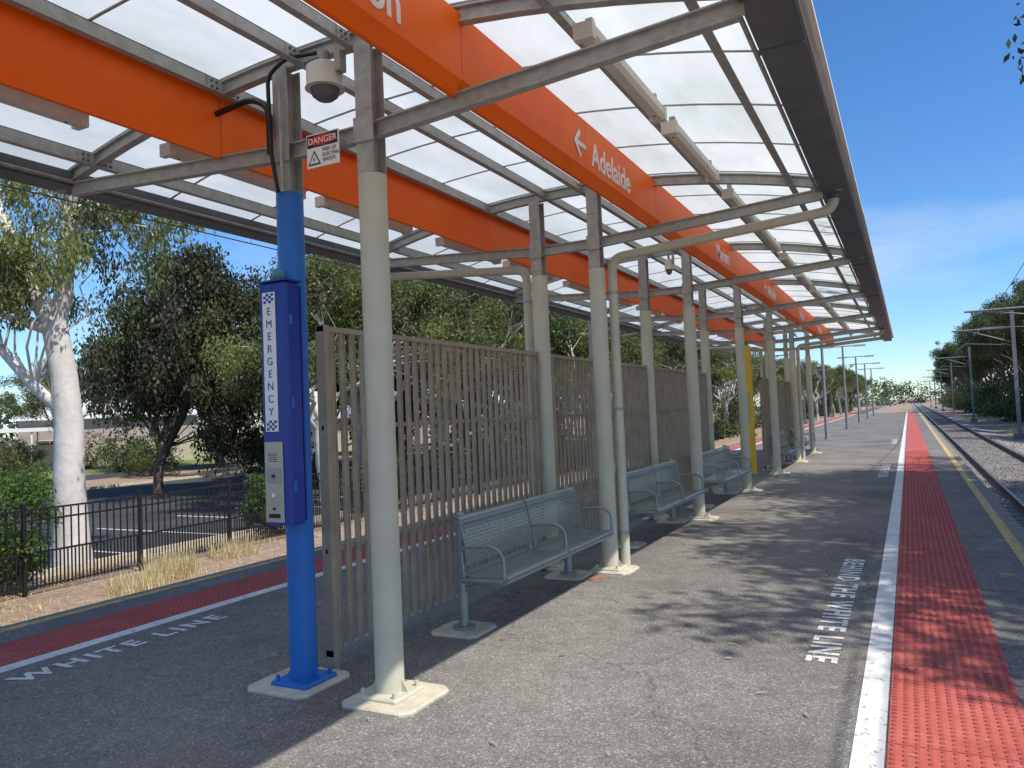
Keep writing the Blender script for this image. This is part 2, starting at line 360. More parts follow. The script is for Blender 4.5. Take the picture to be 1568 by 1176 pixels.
for s in (-1,1):
    e=CX+s*2.70; i_=CX+s*2.48
    a,b=min(e,i_),max(e,i_)
    g.box(a,b,Y0,Y1,3.475,3.487,'gutter'); g.box(i_-.005,i_+.005,Y0,Y1,3.487,3.59,'gutter'); g.box(e-.005,e+.005,Y0,Y1,3.487,3.60,'gutter')
    g.box(a,b,Y0-.01,Y0,3.475,3.6,'gutter'); g.box(a,b,Y1,Y1+.01,3.475,3.6,'gutter')
    y=Y0+2.4
    while y<Y1: g.box(a-.006,b+.006,y,y+.05,3.468,3.4745,'gutter'); y+=3.7
    x2=CX+s*2.765
    g.box(min(e+s*.006,x2),max(e+s*.006,x2),Y0,Y1,3.565,3.59,'signw')
    g.tube([(i_-s*.03,Y0,3.50),(i_-s*.03,Y1,3.50)],.014,'galv',8)
g.build('gutters',can)
g=MB()
def beam(g,a,b,wy,h,k='galv'):
    a=Vector(a); b=Vector(b)
    for (z0,z1,ww) in ((h/2-.01,h/2,wy),(-h/2,-h/2+.01,wy),(-h/2+.01,h/2-.01,.006)):
        vs=[(a.x,a.y-ww,a.z+z0),(b.x,b.y-ww,b.z+z0),(b.x,b.y+ww,b.z+z0),(a.x,a.y+ww,a.z+z0),(a.x,a.y-ww,a.z+z1),(b.x,b.y-ww,b.z+z1),(b.x,b.y+ww,b.z+z1),(a.x,a.y+ww,a.z+z1)]
        g.add(vs,[(0,3,2,1),(4,5,6,7),(0,1,5,4),(1,2,6,5),(2,3,7,6),(3,0,4,7)],k)
for y in frames:
    beam(g,(CX-.3,y,3.315),(CX+.3,y,3.315),.03,.10)
    for s in (-1,1):
        beam(g,(CX+s*.301,y,3.315),(CX+s*2.47,y,3.455),.03,.10)
        g.box(CX+s*2.45-.05,CX+s*2.45+.05,y-.008,y+.008,3.42,3.56,'galv')
g.build('cross_beams',can)
def bolts(g,x,y,r,z,k):
    for a in (-1,1):
        for b in (-1,1): g.tube([(x+a*r,y+b*r,z),(x+a*r,y+b*r,z+.03)],.013,k,6)
g=MB()
for i,y in enumerate(frames):
    for X in (-2.755,-3.405):
        k='post'
        if X<-3 and i==1: k='blue'
        g.tube([(X,y,.04),(X,y,3.05)],.084,k,28)
        g.tube([(X,y,3.05),(X,y,3.056)],[.084,.075],'galv',28)
        g.cbox(X-.145,X+.145,y-.145,y+.145,.022,.045,k,.012)
        bolts(g,X,y,.11,.045,k)
        for a in (-1,1):
            g.add([(X+a*.083,y-.004,.045),(X+a*.13,y-.004,.045),(X+a*.083,y-.004,.12),(X+a*.083,y+.004,.045),(X+a*.13,y+.004,.045),(X+a*.083,y+.004,.12)],[(0,1,2),(5,4,3),(1,4,5,2)],k)
        g.box(X-.006,X+.006,y-.055,y+.055,3.056,zc(X)-.05,'galv')
        g.box(X-.06,X+.06,y-.062,y-.055,3.056,zc(X)-.05,'galv'); g.box(X-.06,X+.06,y+.055,y+.062,3.056,zc(X)-.05,'galv')
        g.box(X-.07,X+.07,y-.075,y-.063,3.24,3.39,'galv')
g.build('posts',can)
g=MB()
for i,y in enumerate(frames):
    for X in (-2.755,-3.405):
        wd=.21 if i!=1 else .24
        ox=.04 if X>-3 else -.04
        g.cbox(X-wd+ox,X+wd+ox,y-wd,y+wd,.0,.022,'conc',.05)
g.build('post_pads',can)
g=MB()
for s in (-1,1):
    x=CX+s*.93; 
    y=Y0
    while y<Y1-.1:
        b=min(y+1.85,Y1)-.006
        prof=[(x-s*.03,3.385),(x+s*.0,3.385),(x+s*.045,3.47),(x+s*.045,3.85),(x-s*.02,3.85),(x-s*.03,3.62)]
        if s<0: prof=prof[::-1]
        g.strip(prof,y,b,'orange'); y+=1.85
g.build('orange_fascia',can)
for s in (-1,1):
    rz=90 if s>0 else -90
    for y,t in ((2.30,'Marion'),(5.62,'Adelaide'),(10.05,'Marion'),(14.1,'Adelaide'),(18.6,'Marion'),(22.6,'Adelaide')):
        text(t,'sign_text','signw',.27,(CX+s*(.93+.046),y if s>0 else y+1.1,3.53),(R(90),0,R(rz)),can,ext=.003,off=.004)
    if s>0:
        for y in (5.28,13.76,22.26):
            g=MB(); X=CX+.93+.049
            def q(pts): g.add([(X,a,b) for a,b in pts],[tuple(range(len(pts)))],'signw')
            yy=y; z=3.63
            q([(yy+.02,z-.018),(yy+.22,z-.018),(yy+.22,z+.018),(yy+.02,z+.018)])
            X+=.001
            q([(yy-.02,z),(yy+.09,z-.11),(yy+.12,z-.085),(yy+.035,z)]); q([(yy-.02,z),(yy+.035,z),(yy+.12,z+.085),(yy+.09,z+.11)])
            g.build('sign_arrow',can)
g=MB()
for y in frames[:-1]:
    for s in (-1,1):
        X=CX+s*1.64; z=zc(X)-.10
        for y0 in (y+.14,y+1.8):
            b=y0+1.42
            g.strip([(X-.03,z-.05),(X+.03,z-.05),(X+.05,z-.02),(X+.05,z+.03),(X-.05,z+.03),(X-.05,z-.02)],y0+.03,b-.03,'cap')
            for e in (y0,b-.05): g.box(X-.056,X+.056,e,e+.05,z-.058,z+.035,'cap')
            for e in (y0+.1,b-.14): g.box(X-.02,X+.02,e,e+.04,z+.03,z+.10,'galv')
            for e in (y0+.12,b-.12): g.tube([(X,e,z-.055),(X,e,z-.05)],.008,'black',6)
g.build('light_fittings',can)
def bend(pts,r=.12,n=6):
    out=[Vector(pts[0])]
    for i in range(1,len(pts)-1):
        a,b,c=Vector(pts[i-1]),Vector(pts[i]),Vector(pts[i+1])
        p0=b+(a-b).normalized()*r; p1=b+(c-b).normalized()*r
        for t in range(n+1):
            u=t/n; out.append(p0*(1-u)**2+b*2*u*(1-u)+p1*u*u)
    out.append(Vector(pts[-1])); return out
def downpipe(y,s,xv):
    g=MB(); xe=CX+s*2.58
    g.tube(bend([(xe,y,3.48),(xe,y,3.33),(xv,y,3.17),(xv,y,.0)],.13),.047,'post',16)
    for z in (.35,1.6,2.8): g.tube([(xv,y,z),(xv,y,z+.03)],.051,'galv',16)
    g.tube([(xe,y,3.49),(xe,y,3.43)],.055,'gutter',16)
    g.build('downpipe',can)
for y in (7.5,22.4): downpipe(y,1,-2.64); downpipe(y,-1,-3.62)
def cctv(x,y,q=1.):
    g=MB(); z=zc(x)
    g.tube([(x,y,z-.05),(x,y,z-.13)],.03*q,'galv',12)
    g.tube([(x,y,z-.13),(x,y,z-.15),(x,y,z-.26),(x,y,z-.28)],[.075*q,.10*q,.10*q,.11*q],'cap',24)
    g.tube([(x,y,z-.28),(x,y,z-.32),(x,y,z-.345),(x,y,z-.355)],[.08*q,.072*q,.045*q,.01],'gutter',24)
    g.box(x+.09*q,x+.13*q,y-.03,y+.03,z-.2,z-.08,'galv')
    g.build('security_camera',can)
cctv(-3.04,3.60,1.1); cctv(-3.0,11.0,.6)
g=MB()
g.tube(bend([(-3.40,3.555,3.04),(-3.44,3.545,3.3),(-3.45,3.545,3.78),(-3.30,3.55,3.86),(-3.1,3.6,3.86)],.06),.013,'black',8)
g.tube(bend([(-3.48,3.58,3.3),(-3.47,3.57,3.60),(-3.65,3.6,3.70),(-4.0,3.62,3.68)],.09),.02,'black',8)
g.tube([(-3.37,3.56,3.04),(-3.37,3.56,3.7)],.009,'galv',8)
g.build('cable_conduit',can)
dg=empty('danger_sign')
g=MB(); g.cbox(-3.165,-2.915,3.560,3.566,3.14,3.345,'signw',.002)
g.box(-3.166+.008,-2.924,3.5585,3.5595,3.262,3.337,'black')
e=[( -3.04+.108*math.cos(t),3.5575,3.30+.031*math.sin(t)) for t in [2*math.pi*i/28 for i in range(28)]]
g.add(e,[tuple(range(28))],'signr')
tx,tz=-3.105,3.155
g.add([(tx-.05,3.5585,tz),(tx+.05,3.5585,tz),(tx,3.5585,tz+.09)],[(0,1,2)],'black'); g.add([(tx-.036,3.5575,tz+.009),(tx+.036,3.5575,tz+.009),(tx,3.5575,tz+.073)],[(0,1,2)],'signw')
g.add([(tx-.004,3.5565,tz+.012),(tx+.008,3.5565,tz+.034),(tx,3.5565,tz+.034),(tx+.006,3.5565,tz+.06),(tx-.010,3.5565,tz+.028),(tx,3.5565,tz+.028)],[(0,1,2,3,4,5)],'black')
g.box(-3.09,-3.05,3.567,3.61,3.2,3.3,'galv')
g.build('plate',dg)
text('DANGER','danger_text','signw',.055,(-3.04,3.5565,3.282),(R(90),0,0),dg,'CENTER',ext=.0003)
for i,t in enumerate(('RISK OF','ELECTRIC','SHOCK')): text(t,'warning_text','black',.030,(-3.04,3.5565,3.228-.031*i),(R(90),0,0),dg,ext=.0003)
# ------------------------------------------------------------ emergency phone
ph=empty('emergency_phone')
g=MB()
x0,x1=-3.485,-3.265; y0,y1=3.45,3.575
g.cbox(x0,x1,y0,y1,1.0,2.46,'dblue',.014)
g.box(x0+.004,x1-.004,y1,y1+.012,1.02,2.44,'dblue')
g.box(-3.45,-3.36,y1+.012,3.62,1.15,1.25,'blue'); g.box(-3.45,-3.36,y1+.012,3.62,2.2,2.3,'blue')
g.box(x0-.006,x1+.006,y0-.01,y1+.01,2.462,2.472,'dblue')
g.tube([(-3.375,3.51,2.472),(-3.375,3.51,2.50)],.045,'gutter',20); g.tube([(-3.375,3.51,2.50),(-3.375,3.51,2.54),(-3.375,3.51,2.555)],[.036,.034,.012],'teal',20)
g.cbox(x0+.02,x0+.165,y0-.008,y0-.001,1.02,1.50,'panel',.003)
for r in range(5):
    for c in range(6): 
        cx=x0+.055+c*.012; cz=1.43-r*.012; g.tube([(cx,y0-.0095,cz),(cx,y0-.0085,cz)],.0035,'black',6)
g.box(x0+.035,x0+.15,y0-.0095,y0-.0085,1.25,1.34,'gsteel')
for cz,rr,kk in ((1.295,.010,'black'),(1.18,.013,'signw'),(1.10,.008,'black')):
    g.tube([(x0+.09,y0-.016,cz),(x0+.09,y0-.0085,cz)],rr,kk,14)
g.box(x0+.045,x0+.135,y0-.0095,y0-.0085,1.045,1.07,'black')
lx0,lx1=x0+.035,x0+.135
g.box(lx0,lx1,y0-.004,y0-.001,1.56,2.40,'signw')
for zb in (1.567,2.333):
    for r in range(4):
        for c in range(4):
            if (r+c)%2==0: g.box(lx0+.01+c*.02,lx0+.01+(c+1)*.02,y0-.0055,y0-.0045,zb+r*.015,zb+(r+1)*.015,'dblue')
for z in (1.2,1.7,2.2): g.box(x1,x1+.004,y0+.02,y0+.045,z,z+.06,'blue')
g.build('housing',ph)
for i,ch in enumerate('EMERGENCY'): text(ch,'label_letter','dblue',.066,((lx0+lx1)/2,y0-.0055,2.262-i*.0755),(R(90),0,0),ph,'CENTER',ext=.0005)
hp=empty('yellow_help_point')
g=MB(); g.cbox(-3.38,-3.14,17.92,18.12,.06,2.95,'yell',.03); g.cbox(-3.44,-3.08,17.86,18.18,.0,.06,'concd',.03)
g.box(-3.32,-3.2,17.905,17.915,1.2,1.9,'panel'); g.cbox(-3.34,-3.18,17.96,18.08,2.95,3.02,'gutter',.02); g.build('column',hp)
# ------------------------------------------------------------ slat fence
def fence(ya,yb,X):
    g=MB()
    z0,z1=.13,2.2
    g.box(X-.03,X+.03,ya,yb,z1,z1+.035,'fence'); g.box(X-.03,X+.03,ya,yb,z0-.04,z0,'gsteel')
    for z in (.75,1.55): g.box(X-.008,X+.008,ya,yb,z,z+.03,'fence')
    y=ya+.06
    while y<yb-.06:
        t=random.uniform(-.003,.003)
        g.box(X+.009,X+.021,y+t,y+.050+t,z0,z1,'fence'); g.box(X+.021,X+.027,y+t,y+.007+t,z0,z1,'fence'); g.box(X+.021,X+.027,y+.043+t,y+.050+t,z0,z1,'fence'); y+=.108
    for yy in (ya,yb-.05): g.box(X-.036,X+.036,yy,yy+.05,.0,z1+.04,'fence')
    g.build('slat_fence')
fence(3.90,7.2,-3.405); fence(7.5,10.9,-3.405); fence(11.2,14.6,-3.405); fence(22.4,25.7,-3.1); fence(18.95,22.1,-3.1)
# ------------------------------------------------------------ benches
def bench(y0,L=2.0):
    y1=y0+L; e=empty('platform_bench',(0,0,0)); g=MB(); BX=-3.06
    for y in (y0,y1):
        g.tube([(BX,y,.03),(BX,y,.87)],.038,'gsteel',16); g.tube([(BX,y,.87),(BX,y,.885)],[.038,.02],'gsteel',16)
        g.tube([(BX,y,.022),(BX,y,.04)],.085,'gsteel',20)
        g.tube(bend([(BX,y,.30),(BX+.12,y,.335),(-2.66,y,.395)],.05),.022,'gsteel',10)
        g.cbox(BX-.2,BX+.2,y-.2,y+.2,0,.02,'conc',.05)
    g.tube([(-2.64,y0-.12,.41),(-2.64,y1+.12,.41)],.027,'gsteel',14)
    g.tube([(-2.98,y0-.12,.40),(-2.98,y1+.12,.40)],.024,'gsteel',14)
    g.tube([(-3.02,y0,.80),(-3.02,y1,.80)],.018,'gsteel',10)
    for y in (y0-.12,(y0+y1)/2,y1+.12):
        g.tube(bend([(-2.97,y,.42),(-2.99,y,.64),(-2.72,y,.66),(-2.635,y,.60),(-2.635,y,.43)],.05),.013,'gsteel',10)
        g.tube([(-2.98,y,.40),(-2.64,y,.41)],.018,'gsteel',10)
    g.build('frame',e)
    g=MB()
    def curve(pts,yA,yB):
        n=len(pts); g.add([(x,yA,z) for x,z in pts]+[(x,yB,z) for x,z in pts],[(i,i+1,n+i+1,n+i) for i in range(n-1)],'perf',True)
    st=[(-3.0,.455),(-2.95,.43),(-2.85,.422),(-2.75,.427),(-2.68,.44),(-2.62,.437),(-2.61,.41)]
    bk=[(-2.965,.50),(-2.955,.54),(-2.965,.65),(-2.985,.76),(-3.01,.85),(-3.03,.865),(-3.045,.84)]
    for a,b in ((y0-.10,(y0+y1)/2-.02),((y0+y1)/2+.02,y1+.10)):
        curve(st,a,b); curve(bk,a,b)
        for yy in (a,b): 
            g.tube([(x,yy,z) for x,z in st],.006,'gsteel',6); g.tube([(x,yy,z) for x,z in bk],.006,'gsteel',6)
    g.build('seat_and_backrest',e)
for y in (5.0,8.75,12.4,19.6,23.2): bench(y)
# ------------------------------------------------------------ trees
def add_leaves(g,centers,n,size,ks,spread=1.,flat=.75,droop=.6,wts=None,width=.2):
    Ca=np.array(centers); wt=Ca[:,3]**2; wt=wt/wt.sum()
    ci=rng.choice(len(centers),n,p=wt); C=Ca[ci,:3]; S=Ca[ci,3][:,None]
    off=rng.normal(0,1,(n,3)); off/= (np.linalg.norm(off,axis=1)[:,None]+1e-6); off*=rng.random((n,1))**(.5)*S*spread; off[:,2]*=flat
    off[:,2]-=rng.random(n)**2*S[:,0]*droop*.8
    P=C+off
    D=rng.normal(0,1,(n,3)); D[:,2]-=droop*1.7; D/=np.linalg.norm(D,axis=1)[:,None]
    W=np.cross(D,rng.normal(0,1,(n,3))); W/=(np.linalg.norm(W,axis=1)[:,None]+1e-6)
    sz=size*(.5+.9*rng.random((n,1)))
    V=np.stack([P,P+D*sz*.5+W*sz*width,P+D*sz,P+D*sz*.5-W*sz*width],1).reshape(-1,3); o=len(g.v); g.v.extend(map(tuple,V.tolist()))
    g.f.extend([(o+4*i,o+4*i+1,o+4*i+2,o+4*i+3) for i in range(n)])
    idx=[g.mi(k) for k in ks]
    cl=np.array([idx[random.choices(range(len(ks)),weights=[3]+[1.6]*(len(ks)-1))[0]] for _ in centers])
    sel=cl[ci]; flip=rng.random(n)<.15; sel[flip]=idx[0]
    g.m.extend(sel.tolist()); g.sm.extend([False]*n)
def limb(g,a,b,r0,r1,bark,n=5,wob=.12,seg=7):
    a=Vector(a); b=Vector(b); L=(b-a).length; pts=[]; rad=[]
    for i in range(n+1):
        t=i/n; q=a.lerp(b,t); 
        if 0<i<n: q=q+Vector((random.gauss(0,1),random.gauss(0,1),random.gauss(0,.6)))*wob*L*.35
        q.z+=math.sin(t*math.pi)*L*.08
        pts.append(q); rad.append(r0+(r1-r0)*t)
    g.tube(pts,rad,bark,seg,cap=False); return pts
def gum(seed,H=11.,Rr=4.2,nl=30000,size=.16,ks=('leafA','leafB','leafD'),bark='bark',base=.34,ncl=80,cs=.75,tr=.24,droop=1.,lobes=7):
    random.seed(seed); g=MB(); cl=[]
    fork=H*base
    lean=random.uniform(-.6,.6)
    tp=limb(g,(0,0,-.2),(lean,random.uniform(-.5,.5),fork),tr,tr*.75,bark,5,.05,12)
    lob=[]
    for i in range(lobes):
        a=2*math.pi*i/lobes+random.uniform(-.4,.4); rr=Rr*random.uniform(.35,.85) if i else .2
        z=H*random.uniform(.55,.88)-.08*H*(rr/Rr) if i else H*.88
        e=Vector((lean+rr*math.cos(a),rr*math.sin(a),z)); lp=limb(g,tp[-1] if i%2 else tp[-2],e,tr*.5,tr*.15,bark,6,.16,8)
        lob.append((lp,random.uniform(.28,.5)*Rr))
    for i in range(ncl):
        lp,lr=lob[i%lobes]; src=random.choice(lp[2:])
        u=Vector((random.gauss(0,1),random.gauss(0,1),random.gauss(.15,.75))).normalized()*lr*random.uniform(.5,1.25)
        c=lp[-1]+u
        limb(g,src,c,tr*.1,.012,bark,3,.15,4)
        cl.append((c.x,c.y,c.z,cs*random.uniform(.5,1.35)))
    add_leaves(g,cl,nl,size,ks,1.,.7,droop); return g
protos=[]
specs=((3,dict()),(11,dict(Rr=3.8,lobes=6,ks=('leafA','leafD','leafB'))),(23,dict(Rr=4.6,lobes=8,ncl=95,ks=('leafA','leafB','leafR'))),
 (37,dict(Rr=4.4,lobes=9,ncl=130,nl=44000,cs=.85,base=.22,size=.18,bark='barkd',ks=('leafR','leafD','leafA'))))
for sd,kw in specs:
    o=gum(sd,**kw).build('gum_tree'); protos.append(o)
tops=[max(v.co.z for v in o.data.vertices) for o in protos]
used=set()
def place(i,x,y,h,rot=None,name='gum_tree',sx=1.):
    o=protos[i]
    if i in used:
        o=bpy.data.objects.new(name,protos[i].data); sc.collection.objects.link(o)
    used.add(i); s=h/tops[i]; o.scale=(s*sx,s*sx,s); o.location=(x,y,-1.06); o.rotation_euler=(0,0,random.uniform(0,6.28) if rot is None else rot); return o
random.seed(5)
for (i,x,y,h,sx) in [(3,8.6,8.6,13.5,.85),(1,10.2,8.2,15.5,1.),(3,9.3,12.6,14.5,.9),(0,8.2,15.8,12.5,1.1),(2,11.8,18.5,14.5,.95),(1,12.6,23,14,.9),(0,16.5,28,15,.95),(3,18,35,15,.95),(2,19,44,16,.95),
   (3,15.5,52,14,1),(3,16,62,14,1),(3,13.5,72,13,1.),(3,12.6,79,13,1),(3,12.4,87,14,1),(3,11.5,97,13.5,1),(3,11.5,108,13.5,1),(3,12,120,14,1),(3,11,132,13.5,1),(3,12,148,14,1),(3,10.5,165,13.5,1),(3,11,185,13,1),(3,10.5,210,13,1),(3,11,240,12,1),(3,20,88,17,1),(3,19,112,16,1),(3,18,140,16,1),(3,24,70,17,1),(3,22,100,16,1)]:
    place(i,x,y,h,sx=sx)
for j,(x,y,h) in enumerate([(-17.5,20,8.2),(-16.5,26,8.5),(-19,32,9.5),(-16,38,8.2),(-20,44,10),(-16.5,52,8.5),(-18,62,9.5),(-15,72,8.5),(-17,84,9),(-14.5,97,8.5),(-16,112,9),(-14,130,9),(-15,150,9.5),(-14,175,9),(-13,205,9),
     (-29,40,11),(-34,52,12),(-28,62,11),(-42,47,10),(-50,64,11),(-62,58,9),(-66,66,10),(-84,58,12),(-96,48,11),(-84,32,7),(-24,33,10.5),(-24,48,11),(-23,58,11),(-22,75,10),(-40,36,9.5),(-47,37,9),(-54,34,8),(-21,26,11),(-26,36,12),(-31,33,11),(-11.8,118,9),(-12.5,142,9),(-12,165,9),(-12,190,9),(-11.5,220,9),(-20,36,10.5),(-18,24,9.5),(-21,54,11)]):
    i=(j+1)%3
    if j in (2,4,6,8,10,12,16,25,27,29,30,33,36,38,40,42): i=3
    place(i,x,y,h,sx=1.2)
def dense(name,x,y,H,Rr,seed,n=36000,ks=('leafD','leafD','leafA')):
    random.seed(seed); g=MB(); cl=[]
    tp=limb(g,(-1.6,-.6,-.2),(.0,0,H*.45),.2,.12,'barkd',5,.08,10)
    for k in range(3): limb(g,tp[-2],(random.uniform(-1,1)*Rr*.5,random.uniform(-1,1)*Rr*.5,H*.8),.09,.03,'barkd')
    for i in range(170):
        a=random.uniform(0,6.28); zz=random.uniform(.16,.97); w=(math.sin(math.pi*min(1,(zz-.02)/.98)**.8)**.6)*random.uniform(.35,1.05)
        w*=1+.25*math.sin(3*a+seed)
        c=Vector((Rr*w*math.cos(a),Rr*w*math.sin(a),H*zz))
        if zz<.36 and (-.66*c.x-.75*c.y)>-.6: continue
        cl.append((*c,random.uniform(.5,1.2)*Rr*.21))
        if i%3==0: limb(g,random.choice(tp[2:]),c,.03,.008,'barkd',3,.1,4)
    add_leaves(g,cl,n,.17,list(ks),1.,.9,1.2,width=.24); g.build(name,loc=(x,y,-1.06))
dense('she_oak_tree',-25.9,22.0,10.2,4.2,5,64000,('leafD','leafD','leafD','leafA')); dense('she_oak_tree',-23.5,28.5,10.8,4.,9,44000,('leafD','leafD','leafA'))
# hero gum
random.seed(77); g=MB()
bx,by=-15.4,9.9
def P(dL,z,dF=0): return Vector((dL*math.cos(R(50))-dF*.6, dL*math.sin(R(50))+dF*.8, z))
tr=[P(0.05,-.1),P(.02,.25),P(.02,.8),P(.0,1.8),P(.02,2.8),P(-.05,3.8),P(-.22,4.9)]
g.tube(tr,[.42,.36,.325,.29,.27,.25,.24],'bark',18,cap=False)
limbs=[([P(-.22,4.8),P(-.55,5.5),P(-.8,6.3),P(-1.2,7.3),P(-1.8,8.3,.5)],[.21,.17,.14,.11,.08]),
 ([P(-.22,4.8),P(-.02,5.5),P(.03,6.4),P(.1,7.2),P(.4,8.3,-.4)],[.2,.17,.15,.12,.09]),
 ([P(-.15,4.7),P(-.8,4.95),P(-1.5,5.3),P(-2.4,5.7)],[.14,.12,.1,.08]),
 ([P(-.05,3.0),P(-.6,3.6),P(-1.1,4.3),P(-1.7,4.8),P(-2.4,5.2)],[.12,.11,.1,.09,.07]),
 ([P(.05,6.9),P(.6,7.35),P(1.3,7.4),P(2.1,7.7)],[.1,.085,.07,.05])]
cl=[]
for li,(pts,rad) in enumerate(limbs):
    g.tube(pts,rad,'bark',12,cap=False)
    for k in range(20):
        s_=random.choice(pts[2:]) if li<2 else random.choice(pts[1:]); i=pts.index(s_)
        c=s_+Vector((random.gauss(0,.9),random.gauss(0,.9),random.gauss(.6,.7)))
        if c.z<5.4: c.z=5.4+random.random()
        limb(g,s_,c,max(.012,rad[i]*.3),.008,'bark',4,.2,5)
        cl.append((c.x,c.y,c.z,random.uniform(.25,.6)))
        if k%4==0:
            c2=c+Vector((random.gauss(0,.6),random.gauss(0,.6),-random.uniform(.2,.8))); cl.append((c2.x,c2.y,c2.z,random.uniform(.2,.4)))
add_leaves(g,cl,24000,.13,['leafA','leafB','leafB'],1.,.8,1.2,width=.16)
g.build('gum_tree',loc=(bx,by,-1.0))
def shrub(x,y,w_,h,n,ks,size=.1):
    g=MB(); c=[]
    for i in range(34):
        a=random.uniform(0,6.28); r=w_*.5*math.sqrt(random.random()); c.append((r*math.cos(a),r*math.sin(a),h*random.uniform(.1,.9)*(1-.35*(r/(w_*.5))**2),w_*.15*random.uniform(.6,1.4)))
        g.tube([(0,0,0),(c[-1][0]*.6,c[-1][1]*.6,c[-1][2]*.6),c[-1][:3]],[.02,.014,.006],'barkd',5,cap=False)
    add_leaves(g,c,n,size,ks,1.,1.,.1); g.build('shrub',loc=(x,y,-1.05))
shrub(-14.2,7.5,2.3,2.6,20000,['leafG','leafG','leafA'],.08)
shrub(-14.4,14.6,1.6,2.2,6000,['leafG','leafA'],.09); shrub(-14.2,18.5,2,1.9,6000,['leafG','leafA'],.1)
for (x,y,s) in ((-39,30,3),(-46,33,3.5),(-50,38,3),(-54,36,4),(-57,33,3),(-61,30,4),(-38.5,22,2.5),(-52,28,3)): shrub(x,y,s,s*.8,3500,['leafA','leafG','leafD'],.16)
def row(name,x0,x1,y0,y1,h,n,nl,ks,size,rr=(.7,1.5)):
    g=MB(); c=[]
    for i in range(n):
        y=y0+(y1-y0)*random.random()**1.3; x=random.uniform(x0,x1)+1.2*math.sin(y*.21); hh=h*(.6+.4*math.sin(y*.37+x))
        c.append((x,y,-1.0+random.uniform(.1,1)*abs(hh),random.uniform(*rr)))
    add_leaves(g,c,nl,size,ks,1.,.9,.3,width=.28); g.build(name)
random.seed(9)
row('roadside_bushes',-16.5,-14.4,23,230,3.4,330,60000,['leafR','leafA','leafD'],.26)
row('trackside_bushes',9.2,12.5,50,260,4.6,340,65000,['leafR','leafD','leafA'],.30,(1.,1.8))
g=MB(); c=[]
for i in range(800):
    x=random.uniform(-260,200); y=random.uniform(300,420)+abs(x)*.1; 
    if abs(x-3)<7: y=430
    c.append((x,y,random.uniform(-1,8.5),random.uniform(2,4.5)))
for i in range(300):
    x=random.uniform(-170,-70); y=random.uniform(40,260); c.append((x-30,y,random.uniform(0,9),random.uniform(2,4)))
add_leaves(g,c,90000,.9,['leafF','leafF','leafF','leafR'],1.,.9,.2,width=.3); g.build('distant_trees')
# dry grass
g=MB()
def tuft(x,y,r,h,n,zb=-1.05):
    for i in range(n):
        a=random.uniform(0,6.28); rr=r*math.sqrt(random.random()); px,py=x+rr*math.cos(a),y+rr*math.sin(a); b=random.uniform(0,6.28); hh=h*random.uniform(.5,1.1); ln=hh*random.uniform(.2,.8)
        wx,wy=.006*math.sin(b),-.006*math.cos(b)
        g.add([(px-wx,py-wy,zb),(px+wx,py+wy,zb),(px+math.cos(b)*ln,py+math.sin(b)*ln,zb+hh)],[(0,1,2)],'straw')
tuft(-12.0,9.6,.45,.5,800); tuft(-11.6,8.6,.5,.35,400); tuft(-12.6,11.6,.5,.4,400)
for i in range(300): tuft(random.uniform(-14.2,-11.0) ,random.uniform(3.5,40),.3,random.uniform(.06,.2),24)
for i in range(90): tuft(random.uniform(5.2,8.5) ,random.uniform(45,120),.5,random.uniform(.2,.5),20)
g.build('dry_grass')
# ------------------------------------------------------------ black picket fence, car park
g=MB(); FX=-13.1; zb=-1.05
y=-1.; i=0
while y<60:
    if i%16==0: g.box(FX-.03,FX+.03,y-.03,y+.03,zb,zb+1.52,'black')
    else:
        g.box(FX-.01,FX+.01,y-.01,y+.01,zb+.08,zb+1.38,'black')
        g.box(FX-.01,FX+.01,y+.055,y+.075,zb+.08,zb+.66,'black')
    y+=.135; i+=1
for z in (.12,.68,1.22,1.40): g.box(FX-.016,FX+.016,-1,60,zb+z-.016,zb+z+.016,'black')
g.build('picket_fence')
sheet('car_park',-34,-14.6,-10,46,-1.045,'road',.01)
g=MB(); g.box(-14.6,-14.45,-10,46,-1.06,-.93,'conc'); g.box(-34.15,-34,-10,46,-1.06,-.93,'conc'); g.build('kerb')
g=MB()
for k in range(16): g.box(-20,-15,-2+k*2.6,-1.92+k*2.6,-1.045,-1.039,'white')
g.build('parking_lines')
sheet('road',-46,-41,-60,120,-1.045,'road',.01)
sheet('grass_verge',-58,-47,-30,60,-1.04,'grass',.01)
g=MB()
mt=Matrix.Translation((-58,42,-1.05))@Matrix.Rotation(R(48),4,'Z')
x=-34
while x<20:
    g.box(x,x+.28,-.03,.03,0,1.75,'cream',mt); g.box(x+.28,x+.5,-.05,.01,0,1.75,'cream',mt); x+=.5
g.box(-34,20,-.06,.04,1.75,1.81,'cream',mt); g.build('sheet_metal_fence')
